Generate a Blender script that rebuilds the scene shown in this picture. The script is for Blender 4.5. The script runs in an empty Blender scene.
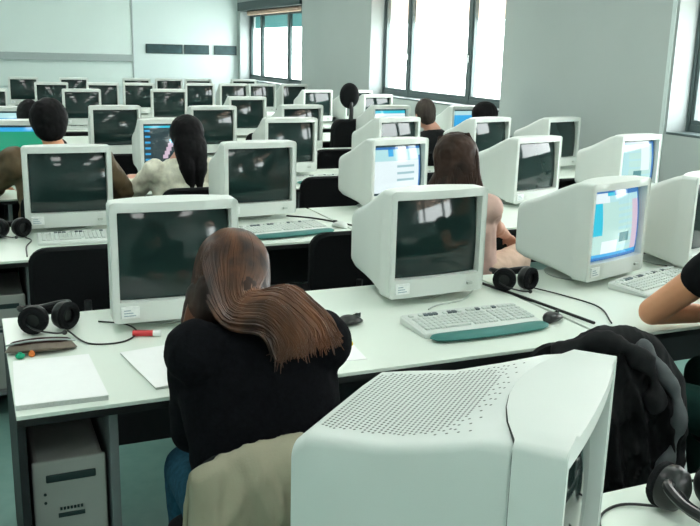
import bpy, bmesh, math, random
from mathutils import Vector, Matrix, noise, Euler
random.seed(7)
C = bpy.context.scene.collection
PI = math.pi
R = math.radians

# ------------------------------------------------------------------ materials
M = {}
def mat(name, col, rough=.5, spec=.5, metal=0., noise_amt=0., noise_scale=30., bump=0., bump_scale=200., emit=None, estr=0., coat=0., trans=0.):
    m = bpy.data.materials.new(name); m.use_nodes = True
    nt = m.node_tree; b = nt.nodes['Principled BSDF']
    b.inputs['Base Color'].default_value = (*col, 1)
    b.inputs['Roughness'].default_value = rough
    b.inputs['Specular IOR Level'].default_value = spec
    b.inputs['Metallic'].default_value = metal
    b.inputs['Coat Weight'].default_value = coat
    b.inputs['Transmission Weight'].default_value = trans
    if emit:
        b.inputs['Emission Color'].default_value = (*emit, 1); b.inputs['Emission Strength'].default_value = estr
    tc = nt.nodes.new('ShaderNodeTexCoord')
    if noise_amt:
        n = nt.nodes.new('ShaderNodeTexNoise'); n.inputs['Scale'].default_value = noise_scale; n.inputs['Detail'].default_value = 4
        nt.links.new(tc.outputs['Object'], n.inputs['Vector'])
        r = nt.nodes.new('ShaderNodeMapRange'); r.inputs[1].default_value = .3; r.inputs[2].default_value = .7
        r.inputs[3].default_value = 1-noise_amt; r.inputs[4].default_value = 1+noise_amt
        nt.links.new(n.outputs['Fac'], r.inputs[0])
        mx = nt.nodes.new('ShaderNodeVectorMath'); mx.operation = 'SCALE'; mx.inputs[0].default_value = col
        nt.links.new(r.outputs[0], mx.inputs['Scale']); nt.links.new(mx.outputs[0], b.inputs['Base Color'])
    if bump:
        n = nt.nodes.new('ShaderNodeTexNoise'); n.inputs['Scale'].default_value = bump_scale; n.inputs['Detail'].default_value = 3
        nt.links.new(tc.outputs['Object'], n.inputs['Vector'])
        bp = nt.nodes.new('ShaderNodeBump'); bp.inputs['Strength'].default_value = bump; bp.inputs['Distance'].default_value = .002
        nt.links.new(n.outputs['Fac'], bp.inputs['Height']); nt.links.new(bp.outputs[0], b.inputs['Normal'])
    M[name] = m
    return m
mat('plastic', (.67, .72, .68), .42, .4, noise_amt=.02, noise_scale=3, bump=.15, bump_scale=600)
mat('plastic_dim', (.50, .55, .51), .45, .4, noise_amt=.03, noise_scale=4)
mat('plastic_teal', (.045, .19, .17), .5, .3, noise_amt=.05)
mat('plastic_dark', (.012, .014, .014), .35, .4, noise_amt=.1)
mat('seam', (.05, .06, .055), .8, .1, noise_amt=.05)
mat('glass_off', (.012, .028, .026), .06, .5, noise_amt=.15, noise_scale=4, coat=.0)
mat('sticker', (.80, .84, .82), .4, .4, noise_amt=.06, noise_scale=90)
mat('sticker_ink', (.30, .40, .46), .5, .3, noise_amt=.2, noise_scale=200)
mat('desk_top', (.75, .83, .745), .32, .45, noise_amt=.015, noise_scale=2)
mat('desk_edge', (.010, .012, .012), .5, .3, noise_amt=.05)
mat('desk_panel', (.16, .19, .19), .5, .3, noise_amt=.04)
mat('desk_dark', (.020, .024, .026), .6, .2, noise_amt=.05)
mat('chair_black', (.006, .007, .008), .8, .15, noise_amt=.2, noise_scale=120, bump=.4, bump_scale=500)
mat('chair_frame', (.012, .013, .014), .4, .5, noise_amt=.1)
mat('cable', (.008, .009, .009), .45, .4, noise_amt=.1)
mat('cable_light', (.45, .5, .47), .5, .4, noise_amt=.1)
mat('foam', (.010, .011, .012), .9, .1, noise_amt=.3, noise_scale=300, bump=.6, bump_scale=800)
mat('key', (.60, .66, .62), .5, .3, noise_amt=.02)
mat('key_dark', (.10, .13, .14), .5, .3, noise_amt=.02)
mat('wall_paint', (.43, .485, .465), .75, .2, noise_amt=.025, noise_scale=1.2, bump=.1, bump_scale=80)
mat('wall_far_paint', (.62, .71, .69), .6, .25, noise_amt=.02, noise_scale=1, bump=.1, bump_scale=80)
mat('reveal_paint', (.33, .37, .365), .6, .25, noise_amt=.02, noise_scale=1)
mat('ceiling_paint', (.78, .82, .80), .8, .2, noise_amt=.02, noise_scale=2)
mat('board', (.66, .76, .72), .22, .5, noise_amt=.02, noise_scale=1)
mat('board_tray', (.36, .42, .41), .4, .4, metal=.3, noise_amt=.03)
mat('noticeboard', (.03, .07, .075), .5, .3, noise_amt=.5, noise_scale=5)
mat('frame_grey', (.085, .12, .12), .4, .5, noise_amt=.04)
mat('frame_dark', (.02, .045, .045), .5, .4, noise_amt=.06)
mat('handle_grey', (.4, .44, .43), .35, .5, metal=.5, noise_amt=.04)
mat('blind_teal', (.30, .45, .43), .6, .3, noise_amt=.04, emit=(.25, .42, .42), estr=0)
mat('skin_pale', (.62, .33, .24), .5, .35, noise_amt=.06, noise_scale=8, bump=.2, bump_scale=300)
mat('skin_tan', (.70, .33, .18), .48, .35, noise_amt=.06, noise_scale=8, bump=.2, bump_scale=300)
mat('eye_white', (.8, .8, .78), .2, .5, noise_amt=.02)
mat('eye_dark', (.03, .02, .015), .2, .5, noise_amt=.02)
mat('lip', (.45, .16, .13), .5, .3, noise_amt=.05)
mat('sweater_black', (.0045, .005, .0065), .95, .08, noise_amt=.35, noise_scale=90, bump=.5, bump_scale=260)
mat('shirt_black', (.008, .009, .010), .9, .1, noise_amt=.2, noise_scale=30, bump=.3, bump_scale=250)
mat('trouser_green', (.008, .030, .025), .9, .1, noise_amt=.2, noise_scale=20, bump=.3, bump_scale=300)
mat('jeans', (.02, .07, .11), .9, .1, noise_amt=.25, noise_scale=60, bump=.4, bump_scale=500)
mat('trouser_dark', (.012, .014, .016), .9, .1, noise_amt=.2, noise_scale=60)
mat('beige_cloth', (.60, .44, .34), .9, .1, noise_amt=.08, noise_scale=20, bump=.3, bump_scale=300)
mat('pink_cloth', (.64, .44, .38), .9, .1, noise_amt=.06, noise_scale=20, bump=.3, bump_scale=300)
mat('brown_leather', (.11, .075, .038), .6, .3, noise_amt=.25, noise_scale=12, bump=.4, bump_scale=60)
mat('cream_wool', (.74, .73, .60), .95, .1, noise_amt=.14, noise_scale=35, bump=.7, bump_scale=80)
mat('khaki', (.27, .255, .18), .6, .3, noise_amt=.12, noise_scale=9, bump=.3, bump_scale=200)
mat('coat_black', (.010, .011, .012), .8, .2, noise_amt=.3, noise_scale=12, bump=.4, bump_scale=120)
mat('coat_lining', (.085, .095, .10), .7, .3, noise_amt=.2, noise_scale=14, bump=.4, bump_scale=60)
mat('shoe', (.012, .012, .012), .5, .4, noise_amt=.1)
def hairmat(name, c1, c2, sc=3., rough=.42, spec=.35):
    m = bpy.data.materials.new(name); m.use_nodes = True; nt = m.node_tree; b = nt.nodes['Principled BSDF']
    tc = nt.nodes.new('ShaderNodeTexCoord'); mp = nt.nodes.new('ShaderNodeMapping'); mp.inputs['Scale'].default_value = (4, 4, .9)
    n = nt.nodes.new('ShaderNodeTexNoise'); n.inputs['Scale'].default_value = sc; n.inputs['Detail'].default_value = 6; n.inputs['Distortion'].default_value = .6
    nt.links.new(tc.outputs['Object'], mp.inputs[0]); nt.links.new(mp.outputs[0], n.inputs['Vector'])
    r = nt.nodes.new('ShaderNodeValToRGB'); r.color_ramp.elements[0].position = .35; r.color_ramp.elements[1].position = .68
    r.color_ramp.elements[0].color = (*c1, 1); r.color_ramp.elements[1].color = (*c2, 1)
    nt.links.new(n.outputs['Fac'], r.inputs[0]); nt.links.new(r.outputs[0], b.inputs['Base Color'])
    b.inputs['Roughness'].default_value = rough; b.inputs['Specular IOR Level'].default_value = spec
    M[name] = m
hairmat('hair_auburn', (.020, .010, .007), (.17, .068, .032))
hairmat('hair_brown', (.008, .005, .004), (.05, .025, .016), rough=.55, spec=.2)
hairmat('hair_black', (.003, .003, .004), (.006, .0055, .006), rough=.6, spec=.12)
hairmat('hair_grey', (.015, .012, .010), (.07, .055, .045), rough=.6, spec=.2)
mat('paper', (.92, .94, .93), .7, .2, noise_amt=.01)
mat('paper_edge', (.55, .58, .56), .8, .2, noise_amt=.1, noise_scale=200)
mat('pouch', (.16, .13, .10), .5, .4, noise_amt=.25, noise_scale=25)
mat('pouch_in', (.03, .012, .010), .7, .2, noise_amt=.2)
mat('green', (.01, .38, .20), .5, .3, noise_amt=.05)
mat('orange', (.75, .20, .04), .5, .3, noise_amt=.05)
mat('red', (.62, .045, .05), .45, .4, noise_amt=.05)
mat('yellow', (.85, .60, .05), .5, .3, noise_amt=.05)
mat('blue', (.05, .10, .40), .5, .3, noise_amt=.05)
mat('tower', (.36, .38, .35), .5, .35, noise_amt=.04, noise_scale=5)
mat('tower_slot', (.02, .04, .04), .5, .3, noise_amt=.05)
mat('lamp', (.9, .9, .9), .5, .2, noise_amt=.01, emit=(1., 1., .97), estr=2.7)
mat('lamp_body', (.7, .72, .72), .4, .4, noise_amt=.02)
# floor: teal grey vinyl
m = bpy.data.materials.new('floor_vinyl'); m.use_nodes = True; nt = m.node_tree; b = nt.nodes['Principled BSDF']
tc = nt.nodes.new('ShaderNodeTexCoord'); n = nt.nodes.new('ShaderNodeTexNoise'); n.inputs['Scale'].default_value = 14; n.inputs['Detail'].default_value = 6
r = nt.nodes.new('ShaderNodeValToRGB'); r.color_ramp.elements[0].color = (.13, .27, .235, 1); r.color_ramp.elements[1].color = (.21, .37, .325, 1)
nt.links.new(tc.outputs['Object'], n.inputs['Vector']); nt.links.new(n.outputs['Fac'], r.inputs[0]); nt.links.new(r.outputs[0], b.inputs['Base Color'])
b.inputs['Roughness'].default_value = .4; M['floor'] = m
# window glass
m = bpy.data.materials.new('window_glass'); m.use_nodes = True; nt = m.node_tree; nt.nodes.clear()
o_ = nt.nodes.new('ShaderNodeOutputMaterial'); mx = nt.nodes.new('ShaderNodeMixShader'); t_ = nt.nodes.new('ShaderNodeBsdfTransparent'); g_ = nt.nodes.new('ShaderNodeBsdfGlossy')
t_.inputs[0].default_value = (.96, .98, .97, 1); g_.inputs['Roughness'].default_value = .03; mx.inputs[0].default_value = .05
nt.links.new(t_.outputs[0], mx.inputs[1]); nt.links.new(g_.outputs[0], mx.inputs[2]); nt.links.new(mx.outputs[0], o_.inputs[0]); M['glass'] = m
def translucent(name, col, t=.5):
    m = bpy.data.materials.new(name); m.use_nodes = True; nt = m.node_tree; nt.nodes.clear()
    o_ = nt.nodes.new('ShaderNodeOutputMaterial'); mx = nt.nodes.new('ShaderNodeMixShader'); d = nt.nodes.new('ShaderNodeBsdfDiffuse'); t_ = nt.nodes.new('ShaderNodeBsdfTranslucent')
    w = nt.nodes.new('ShaderNodeTexWave'); w.bands_direction = 'Z'; w.inputs['Scale'].default_value = 8; tc = nt.nodes.new('ShaderNodeTexCoord')
    r = nt.nodes.new('ShaderNodeValToRGB'); r.color_ramp.elements[0].color = (*[c*.96 for c in col], 1); r.color_ramp.elements[1].color = (*col, 1)
    nt.links.new(tc.outputs['Object'], w.inputs[0]); nt.links.new(w.outputs['Fac'], r.inputs[0])
    nt.links.new(r.outputs[0], d.inputs[0]); nt.links.new(r.outputs[0], t_.inputs[0]); mx.inputs[0].default_value = t
    nt.links.new(d.outputs[0], mx.inputs[1]); nt.links.new(t_.outputs[0], mx.inputs[2]); nt.links.new(mx.outputs[0], o_.inputs[0]); M[name] = m
translucent('shutter_beige', (.70, .60, .54), .7)
translucent('shutter_shaded', (.16, .30, .30), .6)  # first window's shutter, its shaded look put into the colour
def screenmat(name, col, s=.38):
    m = bpy.data.materials.new(name); m.use_nodes = True; nt = m.node_tree; b = nt.nodes['Principled BSDF']
    b.inputs['Base Color'].default_value = (.03, .04, .04, 1); b.inputs['Roughness'].default_value = .08
    n = nt.nodes.new('ShaderNodeTexNoise'); n.inputs['Scale'].default_value = 160; tc = nt.nodes.new('ShaderNodeTexCoord')
    r = nt.nodes.new('ShaderNodeValToRGB'); r.color_ramp.elements[0].color = (*[c*.9 for c in col], 1); r.color_ramp.elements[1].color = (*col, 1)
    nt.links.new(tc.outputs['Object'], n.inputs['Vector']); nt.links.new(n.outputs['Fac'], r.inputs[0]); nt.links.new(r.outputs[0], b.inputs['Emission Color'])
    b.inputs['Emission Strength'].default_value = s; M[name] = m
screenmat('s_white', (.80, .92, .95)); screenmat('s_pale', (.45, .75, .78)); screenmat('s_mint', (.50, .76, .70)); screenmat('s_cyan', (.02, .55, .75))
screenmat('s_blue', (.02, .16, .48)); screenmat('s_sky', (.03, .40, .80)); screenmat('s_green', (.0, .30, .16)); screenmat('s_teal', (.08, .25, .27)); screenmat('s_dark', (.012, .03, .04))
screenmat('s_pink', (.65, .50, .62)); screenmat('s_grey', (.35, .55, .6))

# ------------------------------------------------------------------ mesh helpers
def obj(name, bm, material, parent=None, smooth=False, loc=None, kind=None, label=None):
    me = bpy.data.meshes.new(name); bm.to_mesh(me); bm.free()
    for mm in (material if isinstance(material, (list, tuple)) else [material]): me.materials.append(M[mm])
    if smooth:
        me.polygons.foreach_set('use_smooth', [True]*len(me.polygons))
        try: me.set_sharp_from_angle(angle=R(38))
        except Exception: pass
    o = bpy.data.objects.new(name, me); C.objects.link(o)
    if parent: o.parent = parent
    if loc: o.location = loc
    if kind: o['kind'] = kind
    if label: o['label'] = label
    return o
def thing(name, label, cat, loc=(0, 0, 0), rz=0, group=None):
    o = bpy.data.objects.new(name, None); C.objects.link(o); o.empty_display_size = .1
    o.location = loc; o.rotation_euler = (0, 0, rz); o['label'] = label; o['category'] = cat
    if group: o['group'] = group
    return o
def tag(o, label, cat, group=None):
    o['label'] = label; o['category'] = cat
    if group: o['group'] = group
    return o
def copy_tree(o, parent=None):
    c = o.copy(); C.objects.link(c); c.parent = parent
    for ch in list(o.children): copy_tree(ch, c)
    return c
def B(): return bmesh.new()
def box(bm, x0, x1, y0, y1, z0, z1, bev=0., mi=0):
    vs = [bm.verts.new((x, y, z)) for x in (x0, x1) for y in (y0, y1) for z in (z0, z1)]
    fs = [bm.faces.new([vs[i] for i in f]) for f in ((0, 1, 3, 2), (4, 6, 7, 5), (0, 4, 5, 1), (2, 3, 7, 6), (0, 2, 6, 4), (1, 5, 7, 3))]
    for f in fs: f.material_index = mi
    if bev:
        es = list({e for f in fs for e in f.edges})
        r = bmesh.ops.bevel(bm, geom=es, offset=bev, segments=2, profile=.5, affect='EDGES')
        for f in r['faces']: f.material_index = mi
    return vs
def tube(bm, pts, r, seg=8, cap=True, mi=0):
    pts = [Vector(p) for p in pts]; n = len(pts); rr = r if isinstance(r, (list, tuple)) else [r]*n
    t0 = (pts[1]-pts[0]).normalized(); up = Vector((0, 0, 1)) if abs(t0.z) < .9 else Vector((1, 0, 0))
    a = t0.cross(up).normalized(); rings = []
    for i in range(n):
        t = (pts[min(i+1, n-1)]-pts[max(i-1, 0)]).normalized()
        a = (a - t*a.dot(t)).normalized(); b_ = t.cross(a)
        rings.append([bm.verts.new(pts[i]+(a*math.cos(2*PI*k/seg)+b_*math.sin(2*PI*k/seg))*rr[i]) for k in range(seg)])
    for i in range(n-1):
        for k in range(seg):
            f = bm.faces.new([rings[i][k], rings[i][(k+1) % seg], rings[i+1][(k+1) % seg], rings[i+1][k]]); f.material_index = mi
    if cap:
        f = bm.faces.new(rings[0]); f.material_index = mi; f = bm.faces.new(rings[-1][::-1]); f.material_index = mi
def spline(pts, n=8):
    pts = [Vector(p) for p in pts]; out = []
    P = [pts[0]*2-pts[1]]+pts+[pts[-1]*2-pts[-2]]
    for i in range(1, len(P)-2):
        for k in range(n):
            t = k/n; a, b_, c, d = P[i-1], P[i], P[i+1], P[i+2]
            out.append(.5*((2*b_)+(c-a)*t+(2*a-5*b_+4*c-d)*t*t+(3*b_-a-3*c+d)*t**3))
    out.append(pts[-1]); return out
def rrect(cx, cz, hw, hh, r, n=5):
    """rounded rectangle points (x, z), counter-clockwise seen from -y"""
    out = []
    for sx, sz, a0 in ((1, 1, 0), (-1, 1, PI/2), (-1, -1, PI), (1, -1, 3*PI/2)):
        for k in range(n+1):
            a = a0+k*PI/2/n; out.append((cx+sx*(hw-r)+r*math.cos(a), cz+sz*(hh-r)+r*math.sin(a)))
    return out
def densify(pts, m=3):
    out = []
    for i in range(len(pts)):
        a, b_ = pts[i], pts[(i+1) % len(pts)]
        L = math.hypot(a[0]-b_[0], a[1]-b_[1]); k = m if L > .05 else 1
        for j in range(k*2 if L > .05 else 1):
            t = j/(k*2 if L > .05 else 1); out.append((a[0]+(b_[0]-a[0])*t, a[1]+(b_[1]-a[1])*t))
    return out
def loft(bm, rings, cap0=True, cap1=True):
    vr = [[bm.verts.new(p) for p in r] for r in rings]; n = len(vr[0])
    for i in range(len(vr)-1):
        for k in range(n): bm.faces.new([vr[i][k], vr[i+1][k], vr[i+1][(k+1) % n], vr[i][(k+1) % n]])
    if cap0: bm.faces.new(vr[0])
    if cap1: bm.faces.new(vr[-1][::-1])
    return vr
def ell(bm, c, r, rot=None, seg=16, rings=10):
    mtx = Matrix.Translation(Vector(c)) @ (rot.to_matrix().to_4x4() if rot else Matrix()) @ Matrix.Diagonal((r[0], r[1], r[2], 1))
    bmesh.ops.create_uvsphere(bm, u_segments=seg, v_segments=rings, radius=1, matrix=mtx)
def cap(bm, p0, r0, p1, r1, seg=12):
    p0, p1 = Vector(p0), Vector(p1)
    tube(bm, [p0, p1], [r0, r1], seg)
    ell(bm, p0, (r0,)*3, seg=seg, rings=8); ell(bm, p1, (r1,)*3, seg=seg, rings=8)
def chain(bm, pts, rs):
    for i in range(len(pts)-1): cap(bm, pts[i], rs[i], pts[i+1], rs[i+1])
def etorso(bm, secs, seg=20):
    rings = []
    for (x, y, z, rx, ry) in secs: rings.append([(x+rx*math.cos(2*PI*k/seg), y+ry*math.sin(2*PI*k/seg), z) for k in range(seg)])
    loft(bm, [r[::-1] for r in rings])
def fuse(bm, voxel, smooth=4, wrinkle=0., wscale=14., seed=0, ridge=None):
    """union of overlapping closed pieces -> one continuous smooth surface"""
    bmesh.ops.recalc_face_normals(bm, faces=bm.faces)
    me = bpy.data.meshes.new('tmp'); bm.to_mesh(me); bm.free()
    o = bpy.data.objects.new('tmp', me); C.objects.link(o)
    md = o.modifiers.new('r', 'REMESH'); md.mode = 'VOXEL'; md.voxel_size = voxel
    sm = o.modifiers.new('s', 'SMOOTH'); sm.iterations = smooth; sm.factor = .5
    dg = bpy.context.evaluated_depsgraph_get(); ev = o.evaluated_get(dg); m2 = bpy.data.meshes.new_from_object(ev)
    out = bmesh.new(); out.from_mesh(m2); bpy.data.objects.remove(o); bpy.data.meshes.remove(me); bpy.data.meshes.remove(m2)
    if wrinkle:
        out.normal_update()
        for v in out.verts:
            p = v.co*wscale+Vector((seed*3.1, seed*1.7, 0)); p.z *= .8
            q = noise.noise(p)+.5*noise.noise(p*2.1)
            q = (1-abs(q)*2.2)*.6+q*.4
            v.co += v.normal*wrinkle*q
    for f in out.faces: f.smooth = True
    return out
def fobj(name, bm, material, parent):
    return obj(name, bm, material, parent, smooth=False) if False else _fo(name, bm, material, parent)
def _fo(name, bm, material, parent):
    me = bpy.data.meshes.new(name); bm.to_mesh(me); bm.free(); me.materials.append(M[material])
    me.polygons.foreach_set('use_smooth', [True]*len(me.polygons))
    o = bpy.data.objects.new(name, me); C.objects.link(o); o.parent = parent; return o
def lathe(bm, prof, cx=0, cy=0, seg=24):
    rings = [[(cx+r*math.cos(2*PI*k/seg), cy+r*math.sin(2*PI*k/seg), z) for k in range(seg)] for r, z in prof]
    loft(bm, [r[::-1] for r in rings])
def struct(name, bm, m, parent=None, smooth=False):
    o = obj(name, bm, m, parent, smooth); 
    if not parent: o['kind'] = 'structure'
    return o

# ------------------------------------------------------------------ room
XW, XG, YF, YB, XL, ZC = 5.0, 5.2, 17.0, -9.6, -1.7, 3.2
bm = B(); box(bm, XL-.2, XW+.4, YB-.2, YF+.4, -.1, 0); struct('floor', bm, 'floor')
bm = B(); box(bm, XL-.2, XW+.4, YB-.2, YF+.4, ZC, ZC+.15); struct('ceiling', bm, 'ceiling_paint')
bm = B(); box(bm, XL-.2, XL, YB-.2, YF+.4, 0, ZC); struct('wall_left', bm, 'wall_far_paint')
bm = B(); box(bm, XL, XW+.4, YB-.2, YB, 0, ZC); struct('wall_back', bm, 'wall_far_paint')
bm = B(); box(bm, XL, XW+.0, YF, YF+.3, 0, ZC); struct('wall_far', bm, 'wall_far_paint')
WIN = [(13.40, 16.84, 1.06, 2.36), (7.60, 10.80, 1.09, 2.75), (1.9, 5.26, 1.09, 2.75), (-4.1, -.8, 1.09, 2.75), (-9.4, -6.8, 1.09, 2.75)]
bm = B(); ys = YF+.3
for (a, b_, z0, z1) in WIN:
    box(bm, XW, XW+.4, b_, ys, 0, ZC); box(bm, XW, XW+.4, a, b_, 0, z0); box(bm, XW, XW+.4, a, b_, z1, ZC); ys = a
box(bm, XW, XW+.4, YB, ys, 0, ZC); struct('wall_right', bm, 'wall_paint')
for i, (a, b_, z0, z1) in enumerate(WIN):
    # reveals lining the recess, colour darkened to offset the sky light
    w = thing('window_%d' % (i+1), '', ''); del w['label'], w['category']; w['kind'] = 'structure'; w.location = (XG, (a+b_)/2, z0)
    def wp(name, bm, m):
        o = obj(name, bm, m); o.parent = w; o.matrix_parent_inverse = Matrix.Translation(-w.location); return o
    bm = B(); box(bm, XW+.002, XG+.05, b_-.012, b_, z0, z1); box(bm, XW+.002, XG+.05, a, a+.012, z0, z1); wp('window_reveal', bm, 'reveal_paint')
    bm = B(); box(bm, XW+.001, XG+.05, a+.012, b_-.012, z0-.0, z0+.02, .003); wp('window_sill', bm, 'frame_grey')
    L = b_-a; ft = .05; x0, x1 = XG, XG+.06
    y0, y1 = a+.015, b_-.015
    if i == 0: mull = [y0, 14.6, 16.13, y1]
    else: mull = [y0, a+.30*L*.82+.02, a+.30*L+L*.47, y1]
    if i == 1: mull = [y0, 8.58, 10.06, y1]
    bm = B()
    box(bm, x0, x1, y0, y1, z0+.02, z0+.075); box(bm, x0, x1, y0, y1, z1-.06, z1)
    for k, y in enumerate(mull):
        wd = .035 if 0 < k < 3 else .03
        box(bm, x0-.005, x1+.005, max(y0, y-wd), min(y1, y+wd), z0+.02, z1)
    wp('window_frame', bm, 'frame_grey')
    for k in range(3):
        bm = B(); p, q = mull[k]+.035, mull[k+1]-.035
        for (c0, c1, d0, d1) in ((p, q, z0+.075, z0+.11), (p, q, z1-.10, z1-.06), (p, p+.03, z0+.11, z1-.10), (q-.03, q, z0+.11, z1-.10)):
            box(bm, x0+.005, x1-.005, c0, c1, d0, d1, .004)
        s = wp('window_sash', bm, 'frame_grey' if i else 'frame_dark')
        bm = B(); box(bm, x0+.025, x0+.031, p+.03, q-.03, z0+.11, z1-.10)
        g = obj('pane', bm, 'glass'); g.parent = s
    for y in (mull[1], mull[2]):
        bm = B(); box(bm, x0-.03, x0-.005, y-.012, y+.012, z0+.48, z0+.56, .004); box(bm, x0-.04, x0-.022, y-.008, y+.008, z0+.40, z0+.53, .003)
        wp('window_handle', bm, 'handle_grey')
    # roller shutter outside, half lowered
    zs = 2.03 if i else 2.05
    bm = B()
    z = zs
    while z < z1: box(bm, x1+.05, x1+.062, y0, y1, z, min(z+.0475, z1), .001); z += .048
    wp('roller_shutter', bm, 'shutter_beige' if i else 'shutter_shaded')
    bm = B(); box(bm, XW-.05, XG, a, b_, z1-.0, z1+.16, .01); wp('shutter_box', bm, 'frame_dark')
    if i == 0:
        bm = B(); box(bm, XW+.03, XW+.09, a+.25, b_-.35, z1-.085, z1-.01, .02); wp('blind_roll', bm, 'beige_cloth')
# pale strip standing in for the bright edge highlight of the third window's reveal
bm = B(); box(bm, XW-.012, XW, 5.27, 5.31, .2, ZC, .003); struct('edge_highlight_1', bm, 'wall_far_paint')
bm = B(); box(bm, XW-.02, XW, YB, YF, 0, .09, .004); struct('baseboard_right', bm, 'desk_panel')
bm = B(); box(bm, XL, XW, YF-.02, YF, 0, .09, .004); struct('baseboard_far', bm, 'desk_panel')
# far wall: wide white board with tray, dark strips
wb = thing('whiteboard', 'large white board with a grey tray on the far wall', 'whiteboard', (.8, YF, 1.0))
bm = B(); box(bm, -2.3, 2.14, -.05, -.01, -.1, 2.0, .006); obj('board_panel', bm, 'board', wb)
bm = B(); box(bm, -2.3, 2.14, -.13, -.05, .37, .50, .006); obj('tray', bm, 'board_tray', wb)
bm = B(); box(bm, 2.14, 2.165, -.07, -.01, -.1, 2.0, .004); obj('edge_strip', bm, 'board_tray', wb)
for (x0, x1, lab) in ((3.20, 3.90, 'dark notice strip on the far wall, nearest the white board'), (3.93, 4.42, 'dark notice strip on the far wall, middle of the three'), (4.52, 4.97, 'dark notice strip on the far wall next to the corner and window')):
    t = thing('notice_strip', lab, 'notice board', ((x0+x1)/2, YF, 1.53), 0, 'dark notice strips on the far wall')
    w = (x1-x0)/2
    bm = B(); box(bm, -w, w, -.03, 0, 0, .175, .005); obj('strip_frame', bm, 'frame_dark', t)
    bm = B(); box(bm, -w+.02, w-.02, -.034, -.03, .02, .155); obj('strip_panel', bm, 'noticeboard', t)

# ceiling lights
first = None; n = 0
for x in (0.2, 3.0):
    for y in (-6.5, -3.5, -.5, 2.5, 5.5, 8.5, 11.5, 14.5):
        if first is None:
            t = thing('ceiling_light', 'long fluorescent ceiling light', 'ceiling light', (x, y, ZC), 0, 'fluorescent ceiling lights')
            bm = B(); box(bm, -.33, .33, -.75, .75, -.07, 0, .01); obj('light_housing', bm, 'lamp_body', t)
            bm = B(); box(bm, -.30, .30, -.72, .72, -.085, -.071, .005); obj('diffuser', bm, 'lamp', t); first = t
        else:
            t = copy_tree(first); t.location = (x, y, ZC)
        t['label'] = 'long fluorescent light on the ceiling above the desk rows'

# ------------------------------------------------------------------ desks
ROWY = {0: .46, 1: 2.18, 2: 3.90, 3: 5.52, 4: 6.95, 5: 8.45, 6: 9.9, 7: 11.7, 8: 13.5}
DD = .87; DZ = .74
desk_lib = {}
def make_desk(w, bay=True):
    t = thing('computer_desk', '', 'desk')
    bm = B(); box(bm, 0, w, 0, DD, DZ-.012, DZ, .002); obj('desktop', bm, 'desk_top', t)
    bm = B(); box(bm, 0, w, .0, DD, DZ-.032, DZ-.0125, .002); obj('edge_band', bm, 'desk_edge', t)
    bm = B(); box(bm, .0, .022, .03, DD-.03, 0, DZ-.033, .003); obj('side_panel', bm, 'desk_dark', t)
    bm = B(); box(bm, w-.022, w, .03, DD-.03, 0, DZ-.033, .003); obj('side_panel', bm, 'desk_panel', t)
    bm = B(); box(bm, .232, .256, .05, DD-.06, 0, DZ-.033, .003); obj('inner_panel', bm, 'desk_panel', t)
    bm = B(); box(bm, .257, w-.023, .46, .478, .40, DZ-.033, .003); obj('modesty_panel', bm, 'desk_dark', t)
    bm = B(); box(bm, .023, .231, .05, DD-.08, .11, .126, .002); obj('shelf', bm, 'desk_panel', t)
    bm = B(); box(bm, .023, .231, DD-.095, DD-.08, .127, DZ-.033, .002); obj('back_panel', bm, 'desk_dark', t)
    return t
def desk(row, x0, w, lab):
    k = round(w, 2)
    if k not in desk_lib: t = desk_lib[k] = make_desk(w)
    else: t = copy_tree(desk_lib[k])
    t.location = (x0, ROWY[row], 0); t['label'] = lab; t['group'] = 'white topped computer desks in rows'; return t
desk(0, 1.02, 1.6, 'white desk corner at the bottom right with a headset on it')
desk(1, .06, 1.86, 'white desk with the woman in the black sweater leaning over it')
desk(1, 1.935, 1.86, 'white desk under the bare arm of the person in black')
ords = {2: 'second', 3: 'third', 4: 'fourth', 5: 'fifth', 6: 'sixth', 7: 'seventh', 8: 'farthest'}
for r in range(2, 9):
    x0 = -.04
    o = ords[r]
    desk(r, x0, 1.86, 'white desk at the left aisle end of the %s row' % o)
    desk(r, x0+1.875, 1.86, 'white desk in the middle of the %s row' % o)
    desk(r, x0+3.75, 1.2, 'short white desk beside the window wall in the %s row' % o)

# ------------------------------------------------------------------ CRT monitors
PROF = [(0.012, .204, .426, .034, .016), (.09, .204, .426, .034, .018), (.13, .199, .416, .038, .024), (.20, .186, .388, .044, .032), (.30, .170, .343, .050, .036), (.38, .162, .314, .056, .038), (.42, .154, .300, .066, .04), (.435, .132, .280, .085, .04)]
BIGPROF = [(0.012, .203, .425, .035, .02), (.09, .203, .425, .035, .02), (.13, .199, .416, .04, .014), (.20, .190, .392, .045, .015), (.28, .178, .368, .05, .016), (.36, .167, .356, .06, .017), (.41, .158, .348, .07, .020), (.44, .146, .322, .085, .024)]
def screen_bm(kind):
    bm = B(); NX, NZ = (30, 22); hw, z0, z1 = .182, .104, .394
    V = {}
    for i in range(NX+1):
        for j in range(NZ+1):
            u, v = i/NX, j/NZ; x = (u-.5)*2*hw; z = z0+(z1-z0)*v
            y = .017+.016*v+.012*((2*u-1)**2+1.0*(2*v-1)**2)
            V[i, j] = bm.verts.new((x, y, z))
    names = []
    for i in range(NX):
        for j in range(NZ):
            f = bm.faces.new([V[i, j], V[i+1, j], V[i+1, j+1], V[i, j+1]]); f.smooth = True
            m_ = paint(kind, (i+.5)/NX, (j+.5)/NZ)
            if m_ not in names: names.append(m_)
            f.material_index = names.index(m_)
    return bm, names
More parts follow.
